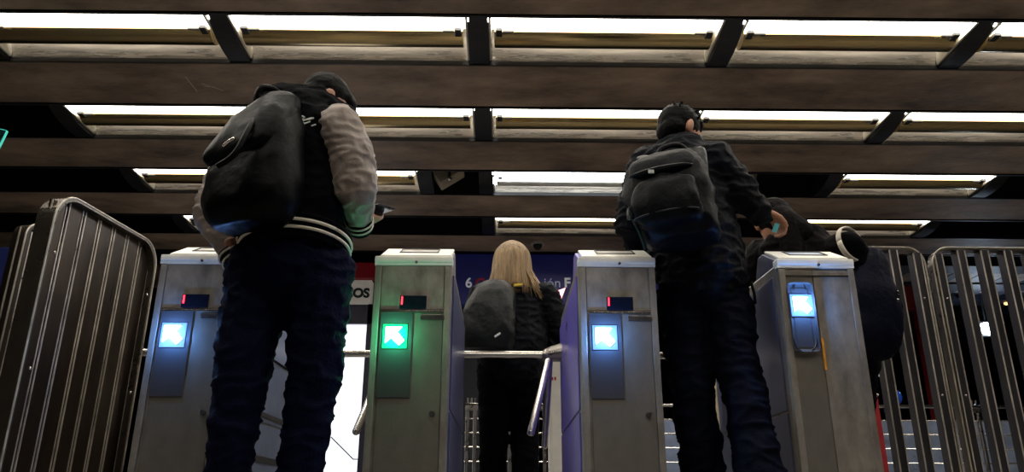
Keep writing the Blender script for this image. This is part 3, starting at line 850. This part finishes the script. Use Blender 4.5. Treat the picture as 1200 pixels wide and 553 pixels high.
# ============ man in the dark coat with the nylon backpack
D2 = 2.98; off = V((P(815, 330, D2).x, D2, 0)); yaw = math.radians(22)
f1, r1, u1 = fr(yaw)
m2 = empty('person', off); tag(m2, 'man in dark coat and backpack reaching his card to the turnstile reader', 'person')
pel = P(826, 335, D2); hl = P(800, 350, D2+.02); hr_ = P(848, 350, D2-.02)
kl = P(811, 462, D2-.03); kr = P(869, 450, D2-.10); al = PX(838, .09, D2+.05); ar = PX(908, .09, D2-.24)
chest = P(800, 210, D2+.02); nb = P(800, 175, D2+.02); hc = P(797, 153, D2+.05); waist = P(815, 280, D2)
shR = P(838, 190, D2-.06); elR = P(868, 228, D2-.05); wrR = P(893, 250, D2-.02)
shL = P(758, 195, D2+.10); elL = P(738, 262, D2+.12); wrL = P(752, 300, D2+.26)
HY, HT = math.radians(60), math.radians(24)
bm = NB()
head(bm, hc, HY, HT, P(798, 178, D2+.02))
seg(bm, P(799, 182, D2+.02), chest, .065, .12, r1, 1.2); seg(bm, chest, waist, .12, .11, r1, 1.2); seg(bm, waist, pel, .11, .12, r1, 1.2)
seg(bm, chest+V((0, 0, .06)), shR, .08, .05); seg(bm, chest+V((0, 0, .06)), shL, .08, .05)
for a, b, c in ((shR, elR, wrR), (shL, elL, wrL)): seg(bm, a, b, .048, .038); seg(bm, b, c, .038, .026)
for a, b, c in ((hl, kl, al), (hr_, kr, ar)):
    seg(bm, a, b, .08, .052); seg(bm, b, c, .052, .036); seg(bm, V((c.x, c.y, .04)), V((c.x, c.y, .04))+f1*.12, .03, .025)
hand(bm, wrR+V((.010, .0, .010)), V((.42, .25, -.18)), V((-.2, .1, -1)), V((-.3, -.9, 0)), .92, 1.25)
hand(bm, wrL+V((0, .02, -.01)), V((.1, .3, -.8)), V((1, 0, 0)), V((0, 1, 0)), 1., .6)
blob('body', bm, M_skin, m2, off, .0055, 2)
eyes(hc, HY, HT, m2, off)
f, r, u = fr(HY, HT); R = Matrix((r, f, u)).transposed()
bm = NB(); ell(bm, hc-f*.016+u*.02, .086, .100, .094, R); ell(bm, hc+f*.04+u*.055, .068, .055, .045, R); ell(bm, hc-f*.04-u*.03, .076, .062, .06, R)
for k in range(70):
    a = random.uniform(0, 2*PI); e = random.uniform(.25, 1.5)
    d = (R @ V((math.cos(a)*math.cos(e), math.sin(a)*math.cos(e), math.sin(e)))).normalized()
    p = hc-f*.012+u*.02+d*.085; seg(bm, p, p+d*.022+V((random.uniform(-.008, .008), 0, .004)), .006, .003, n=6, caps=2)
blob('hair', bm, M_hair_k, m2, off, .005, 1, .002, .02)
bm = NB()
seg(bm, pel+V((0, 0, .04)), pel-V((0, 0, .02)), .140, .148, r1, 1.12)
for a, b, c in ((hl, kl, al), (hr_, kr, ar)):
    seg(bm, a, a.lerp(b, .45), .108, .096); seg(bm, a.lerp(b, .45), b, .096, .080); seg(bm, b, b.lerp(c, .5), .080, .084); seg(bm, b.lerp(c, .5), c, .084, .092)
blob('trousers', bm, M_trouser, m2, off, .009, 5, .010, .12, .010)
bm = NB()
seg(bm, P(798, 190, D2+.02), P(802, 240, D2), .125, .165, r1, 1.2); seg(bm, P(802, 240, D2), P(816, 300, D2), .165, .175, r1, 1.12)
seg(bm, P(816, 300, D2), P(824, 325, D2), .175, .170, r1, 1.08)
seg(bm, P(800, 192, D2), shR, .11, .085); seg(bm, P(800, 192, D2), shL, .11, .08)
seg(bm, shR, elR, .086, .074); seg(bm, elR, wrR-V((.004, 0, 0)), .072, .050)
seg(bm, shL, elL, .084, .070); seg(bm, elL, wrL, .066, .05)
seg(bm, P(785, 174, D2+.0), P(812, 176, D2), .05, .045)
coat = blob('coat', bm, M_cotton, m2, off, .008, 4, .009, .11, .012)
bm = NB(); uu = (P(824, 172, D2)-P(778, 170, D2)).normalized()
cc = P(799, 170, D2+.02); tube(bm, [cc+(r1*math.cos(a)*.082+f1*math.sin(a)*.08)+V((0, 0, .012*math.sin(a))) for a in [2*PI*i/30 for i in range(31)]], .022, 8, flat=(V((0, 0, 1)), .5))
obj('collar', bm, M_cotton, coat, smooth=True, off=off)
bm = NB(); p = P(884, 345, D2-.12); tube(bm, bez([P(880, 330, D2-.12), p, P(885, 356, D2-.12)], 4), .006, 6); obj('drawcord', bm, M_nylon, coat, off=off)
bc = P(785, 232, D2-.22); Rb = Matrix((r1, f1, V((0, 0, 1)))).transposed() @ Matrix.Rotation(math.radians(-4), 3, 'Y') @ Matrix.Rotation(math.radians(-4), 3, 'X')
bp = empty('backpack', bc); tag(bp, 'bulky dark nylon backpack on the man reaching to the reader', 'backpack')
sack('main_bag', bc, Rb, [(-.200, .08, .05, .03, 0), (-.190, .13, .085, .03, 0), (-.13, .150, .115, .015, -.01), (0, .165, .125, 0, -.01), (.09, .158, .115, -.005, 0), (.16, .135, .085, -.005, .02), (.195, .085, .045, 0, .03), (.205, .02, .02, 0, .03)], M_nylon, bp, bc, .010, .09, 3.0, 11, fold=.014)
sack('front_pocket', bc, Rb, [(-.17, .05, .03, .01, -.12), (-.155, .11, .05, .01, -.12), (-.08, .125, .06, .0, -.125), (.0, .11, .05, 0, -.12), (.02, .05, .03, 0, -.12)], M_nylon, bp, bc, .007, .07, 2.8, 12, fold=.010)
bm = NB()
for zz in (-.145, .035):
    tube(bm, [V(bc)+Rb @ V((.12*math.sin(a), -.155-.02*math.cos(a), zz+.012*math.cos(a))) for a in [-1.4+2.8*k/16 for k in range(17)]], .0035, 6)
obj('zipper', bm, M_nylon_g, bp, smooth=True, off=bc)
sack('top_pocket', bc, Rb, [(.04, .06, .03, -.0, -.10), (.055, .115, .05, 0, -.10), (.11, .12, .045, 0, -.09), (.15, .09, .03, 0, -.07), (.16, .03, .02, 0, -.06)], M_nylon, bp, bc, .005, .07, 2.8, 13, fold=.006)
bm = NB(); tube(bm, bez([P(770, 186, 2.78), P(776, 174, 2.78), P(795, 170, 2.8), P(808, 180, 2.8)], 6), .011, 8); obj('handle', bm, M_nylon, bp, smooth=True, off=bc)
bm = NB(); c = P(763, 201, 2.615); box(bm, c, (.022, .006, .016), bev=.003); obj('badge', bm, M_patch, bp, off=bc)
bm = NB(); tube(bm, bez([P(806, 178, 2.86), P(818, 176, 2.8), P(822, 205, 2.76), P(826, 245, 2.80), P(824, 285, 2.84)], 6), .028, 8, flat=(r1, .35)); obj('strap', bm, M_nylon_g, bp, smooth=True, off=bc)
bm = NB(); tube(bm, bez([P(762, 190, 2.86), P(752, 185, 2.98), P(752, 210, 3.12), P(760, 250, 3.1)], 6), .024, 8, flat=(r1, .35)); obj('strap', bm, M_nylon_g, bp, smooth=True, off=bc)
bm = NB(); box(bm, P(817, 211, 2.735), (.042, .012, .014), bev=.002); obj('buckle', bm, M_chrome, bp, off=bc)
bm = NB(); box(bm, P(740, 250, 2.70), (.03, .05, .04), bev=.006); tube(bm, bez([P(738, 252, 2.7), P(748, 268, 2.69), P(757, 292, 2.72)], 5), .008, 6); obj('side_buckle', bm, M_nylon_g, bp, off=bc)
cdR = Matrix.Rotation(math.radians(-20), 3, 'Z') @ Matrix.Rotation(math.radians(25), 3, 'Y')
t = empty('transit_card', P(909, 267, D2+.0)); t.rotation_euler = cdR.to_euler()
bm = NB(); box(bm, (0, 0, 0), (.020, .002, .040), bev=.0008); obj('card', bm, M_cardteal, t); tag(t, 'teal-white card in the hand over the taped turnstile', 'card')
for a in (al, ar): shoe('shoe', a, yaw, m2, off)

# ============ woman beyond the turnstiles
D3 = 4.05; off = V((P(597, 420, D3).x, D3, 0)); yaw = math.radians(12)
f1, r1, u1 = fr(yaw)
m3 = empty('person', off); tag(m3, 'woman with long blond hair in black clothes walking away past the turnstile arm', 'person')
pel = P(596, 425, D3); hl = P(580, 432, D3); hr_ = P(612, 432, D3)
kl = P(579, 505, D3); kr = P(615, 505, D3+.05); al = PX(573, .09, D3+.12); ar = PX(617, .09, D3-.08)
chest = P(600, 365, D3); hc = P(600, 309, D3+.02)
shR = P(640, 347, D3); elR = P(657, 392, D3+.02); wrR = P(654, 366, D3+.22)
shL = P(564, 347, D3+.03); elL = P(553, 392, D3+.03); wrL = P(560, 404, D3+.22)
bm = NB(); head(bm, hc, math.radians(15), math.radians(15), P(600, 335, D3), .97)
seg(bm, P(600, 340, D3), chest, .06, .11, r1, 1.2); seg(bm, chest, pel, .10, .12, r1, 1.2)
seg(bm, chest+V((0, 0, .06)), shR, .07, .045); seg(bm, chest+V((0, 0, .06)), shL, .07, .045)
for a, b, c in ((shR, elR, wrR), (shL, elL, wrL)): seg(bm, a, b, .044, .036); seg(bm, b, c, .035, .024)
for a, b, c in ((hl, kl, al), (hr_, kr, ar)):
    seg(bm, a, b, .08, .05); seg(bm, b, c, .05, .034); seg(bm, V((c.x, c.y, .04)), V((c.x, c.y, .04))+f1*.12, .028, .024)
hand(bm, wrR+V((0, .02, .012)), V((-.05, .35, .7)), V((-1, .2, 0)), V((0, -.6, .4)), .88, .9)
hand(bm, wrL+V((0, .02, -.01)), V((.3, .5, -.2)), V((.8, 0, -.3)), V((0, .3, 1)), .88, .8)
blob('body', bm, M_skin, m3, off, .0055, 2); eyes(hc, math.radians(15), math.radians(15), m3, off, .97)
bm = NB()
seg(bm, pel+V((0, 0, .05)), pel, .135, .14, r1, 1.12)
for a, b, c in ((hl, kl, al), (hr_, kr, ar)): seg(bm, a, b, .098, .075); seg(bm, b, c, .075, .062)
blob('trousers', bm, M_wool, m3, off, .009, 4, .006, .1, .005)
bm = NB()
seg(bm, P(601, 352, D3), P(602, 400, D3), .12, .145, r1, 1.28); seg(bm, P(602, 400, D3), P(598, 425, D3), .148, .15, r1, 1.22)
seg(bm, P(601, 348, D3), shR, .09, .072); seg(bm, P(601, 348, D3), shL, .09, .07)
seg(bm, shR, elR, .074, .066); seg(bm, elR, wrR, .064, .045); seg(bm, shL, elL, .072, .064); seg(bm, elL, wrL, .06, .045)
seg(bm, P(588, 338, D3-.02), P(612, 338, D3-.02), .055, .055)
blob('jacket', bm, M_cotton, m3, off, .008, 4, .007, .1, .008)
# hair: a core and many long strands
bm = NB(); ell(bm, hc+V((0, -.012, .008)), .080, .094, .094)
seg(bm, hc+V((0, -.03, 0)), P(601, 328, D3-.03), .084, .102, V((1, 0, 0)), 1.)
blob('hair_core', bm, M_blond, m3, off, .007, 3, .004, .03)
bm = NB()
for k in range(300):
    a = random.uniform(-PI*.98, PI*.02); th = a
    cx, sy = math.cos(th), math.sin(th)
    top = hc+V((cx*.02, -.03+sy*.02, .118))
    sh0 = hc+V((cx*.064, -.014+sy*.074, .094)); sh = hc+V((cx*.096, -.015+sy*.112, .045))
    lowx = cx*random.uniform(.115, .14)
    end = hc+V((lowx, -.03+sy*.12, random.uniform(-.19, -.14)+.02*sy))
    if cx > .6 and random.random() < .5: end += V((random.uniform(.01, .07), 0, -.03))
    mid = hc+V((cx*.108, -.02+sy*.12, -.05))
    tube(bm, bez([top, sh0, sh, mid, end], 4), .0045, 5, radii=[.7, .9]+[1]*12+[.8, .6, .3])
obj('hair_strand', bm, M_blond, m3, smooth=True, off=off)
bc = P(574, 368, D3-.20); Rb = Matrix((r1, f1, V((0, 0, 1)))).transposed() @ Matrix.Rotation(math.radians(3), 3, 'Y')
bp = empty('backpack', bc); tag(bp, 'small charcoal backpack with yellow tabs on the blond woman', 'backpack')
sack('main_bag', bc, Rb, [(-.185, .10, .05, 0, 0), (-.175, .125, .07, 0, 0), (-.08, .137, .085, 0, -.01), (.05, .125, .085, 0, 0), (.13, .10, .065, .01, .01), (.175, .06, .04, .015, .02), (.185, .02, .02, .015, .02)], M_nylon_g, bp, bc, .008, .10, 2.8, 21, fold=.010)
bm = NB(); box(bm, P(583, 392.5, D3-.325), (.034, .008, .010), Matrix.Rotation(math.radians(-35), 3, 'Y'), bev=.002); obj('logo_tab', bm, M_patch, bp, off=bc)
for px, py, w in ((579, 332.5, .03), (607.5, 334, .045)):
    bm = NB(); box(bm, P(px, py, D3-.175), (w, .02, .012), Matrix.Rotation(math.radians(-6), 3, 'Y'), bev=.002); obj('yellow_tab', bm, M_yellow, bp, off=bc)
for pts in ([P(580, 336, D3-.15), P(575, 331, D3-.05), P(577, 345, D3+.12), P(578, 380, D3+.14)], [P(607, 337, D3-.15), P(617, 333, D3-.03), P(618, 347, D3+.12), P(616, 380, D3+.14)]):
    bm = NB(); tube(bm, bez(pts, 6), .02, 8, flat=(V((1, 0, 0)), .35)); obj('strap', bm, M_nylon_g, bp, smooth=True, off=bc)
phone('phone', P(655, 350, D3+.27), Matrix.Rotation(math.radians(-55), 3, 'Z') @ Matrix.Rotation(math.radians(-25), 3, 'X'), 'phone with pink-white screen in the blond woman\'s hand', M_screen_r)
for a in (al, ar): shoe('shoe', a, yaw, m3, off, .9)

# ============ person leaning behind the taped turnstile, swinging a bag over the barrier
D4 = 3.3; off = V((1.46, 3.36, 0)); yaw = math.radians(-8)
f1, r1, u1 = fr(yaw)
m4 = empty('person', off); tag(m4, 'person with long dark hair bowed behind the taped turnstile, one arm stretched right', 'person')
pel = V((1.475, 3.34, .86)); chest = P(930, 318, D4+.02); hc = P(908, 262, D4+.02)
shR = P(945, 282, D4-.02); elR = P(970, 300, D4-.06); wrR = P(990, 290, D4-.14)
shL = P(893, 300, D4+.10); elL = P(878, 345, D4+.2); wrL = P(885, 370, D4+.38)
hl = pel+V((-.06, 0, -.04)); hr_ = pel+V((.06, .02, -.04)); kl = V((1.43, 3.31, .48)); kr = V((1.50, 3.39, .48)); al = V((1.43, 3.33, .09)); ar = V((1.51, 3.44, .09))
bm = NB(); head(bm, hc, math.radians(20), math.radians(45), P(918, 288, D4+.02))
seg(bm, P(920, 292, D4+.02), chest, .06, .12, r1, 1.2); seg(bm, chest, pel, .11, .12, r1, 1.2)
seg(bm, chest+V((0, 0, .04)), shR, .07, .05); seg(bm, chest+V((0, 0, .04)), shL, .07, .05)
for a, b, c in ((shR, elR, wrR), (shL, elL, wrL)): seg(bm, a, b, .048, .038); seg(bm, b, c, .036, .026)
for a, b, c in ((hl, kl, al), (hr_, kr, ar)):
    seg(bm, a, b, .08, .055); seg(bm, b, c, .055, .036); seg(bm, V((c.x, c.y, .04)), V((c.x, c.y, .04))+f1*.12, .03, .025)
hand(bm, wrR+V((.012, 0, -.004)), V((.3, .02, -.75)), V((-.6, .6, 0)), V((0, -1, 0)), 1., 1.3)
hand(bm, wrL, V((.1, .3, -.6)), V((1, 0, 0)), V((0, 1, 0)), 1., .6)
blob('body', bm, M_skin, m4, off, .0055, 2); eyes(hc, math.radians(20), math.radians(45), m4, off)
bm = NB(); f, r, u = fr(math.radians(20), math.radians(45)); R = Matrix((r, f, u)).transposed()
ell(bm, hc-f*.02+u*.012, .088, .10, .096, R); seg(bm, P(912, 258, D4-.03), P(938, 272, D4-.06), .075, .06); seg(bm, P(920, 262, D4-.05), P(930, 300, D4-.08), .07, .05); blob('hair', bm, M_brown, m4, off, .006, 2, .002, .02)
bm = NB()
seg(bm, pel+V((0, 0, .04)), pel-V((0, 0, .02)), .14, .145, r1, 1.12)
for a, b, c in ((hl, kl, al), (hr_, kr, ar)): seg(bm, a, b, .095, .075); seg(bm, b, c, .075, .07)
blob('trousers', bm, M_trouser, m4, off, .010, 4, .008, .12, .006)
bm = NB()
seg(bm, P(922, 296, D4+.02), chest, .11, .14, r1, 1.2); seg(bm, chest, pel+V((0, 0, .05)), .14, .14, r1, 1.1)
seg(bm, P(922, 288, D4), shR, .10, .082)
seg(bm, shR, elR, .085, .078); seg(bm, elR, wrR-V((.02, 0, 0)), .076, .062); seg(bm, P(920, 296, D4+.02), shL, .10, .075)
seg(bm, shL, elL, .082, .07); seg(bm, elL, wrL, .066, .05)
blob('coat', bm, M_brown, m4, off, .009, 4, .007, .10, .007)
bm = NB(); d = (wrR-elR).normalized(); uu, vv = frame_for(d)
tube(bm, [wrR+d*.034+(uu*math.cos(a)+vv*math.sin(a))*.078 for a in [2*PI*i/28 for i in range(29)]], .013, 8, flat=(d, .45)); obj('cuff', bm, M_cream, m4, smooth=True, off=off)
bm = NB(); seg(bm, wrR+d*.02, wrR+V((.035, 0, -.02)), .064, .066); seg(bm, wrR+V((.03, 0, -.02)), wrR+V((.06, -.01, -.09)), .06, .045); blob('glove', bm, M_wool, m4, off, .007, 3, .003, .05)
for a in (al, ar): shoe('shoe', a, yaw, m4, off)
bc = P(1018, 358, D4-.14); Rb = Matrix.Rotation(math.radians(15), 3, 'Y') @ Matrix.Rotation(math.radians(12), 3, 'Z')
bp = empty('shoulder_bag', bc); tag(bp, 'navy bag hanging from the outstretched arm, in front of the narrow barrier', 'bag')
M_navy = mat('navy_canvas', (.0020, .0030, .012), .6, 0, 30, .3, .3, 40, spec=.08)
sack('main_bag', bc, Rb, [(-.215, .05, .04, .01, 0), (-.205, .10, .06, .01, 0), (-.12, .135, .08, .015, 0), (-.02, .135, .085, .0, 0), (.10, .10, .07, -.005, 0), (.20, .065, .05, -.005, 0), (.25, .04, .035, -.01, 0), (.255, .02, .02, -.01, 0)], M_navy, bp, bc, .010, .10, 2.6, 31, fold=.010)
bm = NB(); tube(bm, bez([P(1003, 300, D4-.12), P(1015, 292, D4-.12), P(1030, 310, D4-.12)], 5), .012, 8); tube(bm, bez([P(1045, 340, D4-.13), P(1056, 358, D4-.16), P(1052, 385, D4-.14)], 5), .008, 8); obj('strap', bm, M_navy, bp, smooth=True, off=bc)
bm = NB(); box(bm, P(1052, 343, D4-.2), (.010, .01, .016), bev=.002); box(bm, P(1052, 352, D4-.2), (.012, .01, .012), bev=.002); obj('strap_ring', bm, M_chrome, bp, off=bc)

# ------------------------------------------------------------------ light
# area light builder; no area light is placed
def area(name, loc, rot, sx, sy, e, col):
    ld = bpy.data.lights.new(name, 'AREA'); ld.shape = 'RECTANGLE'; ld.size = sx; ld.size_y = sy; ld.energy = e; ld.color = col
    o = bpy.data.objects.new(name, ld); COL.objects.link(o); o.location = loc; o.rotation_euler = rot; return o
w = bpy.data.worlds.new('world'); S.world = w; w.use_nodes = True
w.node_tree.nodes['Background'].inputs['Color'].default_value = (.02, .022, .03, 1); w.node_tree.nodes['Background'].inputs['Strength'].default_value = .3

S.view_settings.view_transform = 'Standard'; S.view_settings.look = 'None'
S.view_settings.gamma = 1; S.view_settings.use_curve_mapping = False
S.view_settings.exposure = -0.35
S.cycles.use_denoising = True
S.cycles.max_bounces = 8
S.cycles.sample_clamp_indirect = 6
for n_, p_ in (('g2 tl', (-.374-.1435, 2.78, 1.085)), ('g3 arm', (.389-.175-.415, 3.65, .885)), ('beam', (0, YB(1), H))): print(n_, proj(p_))
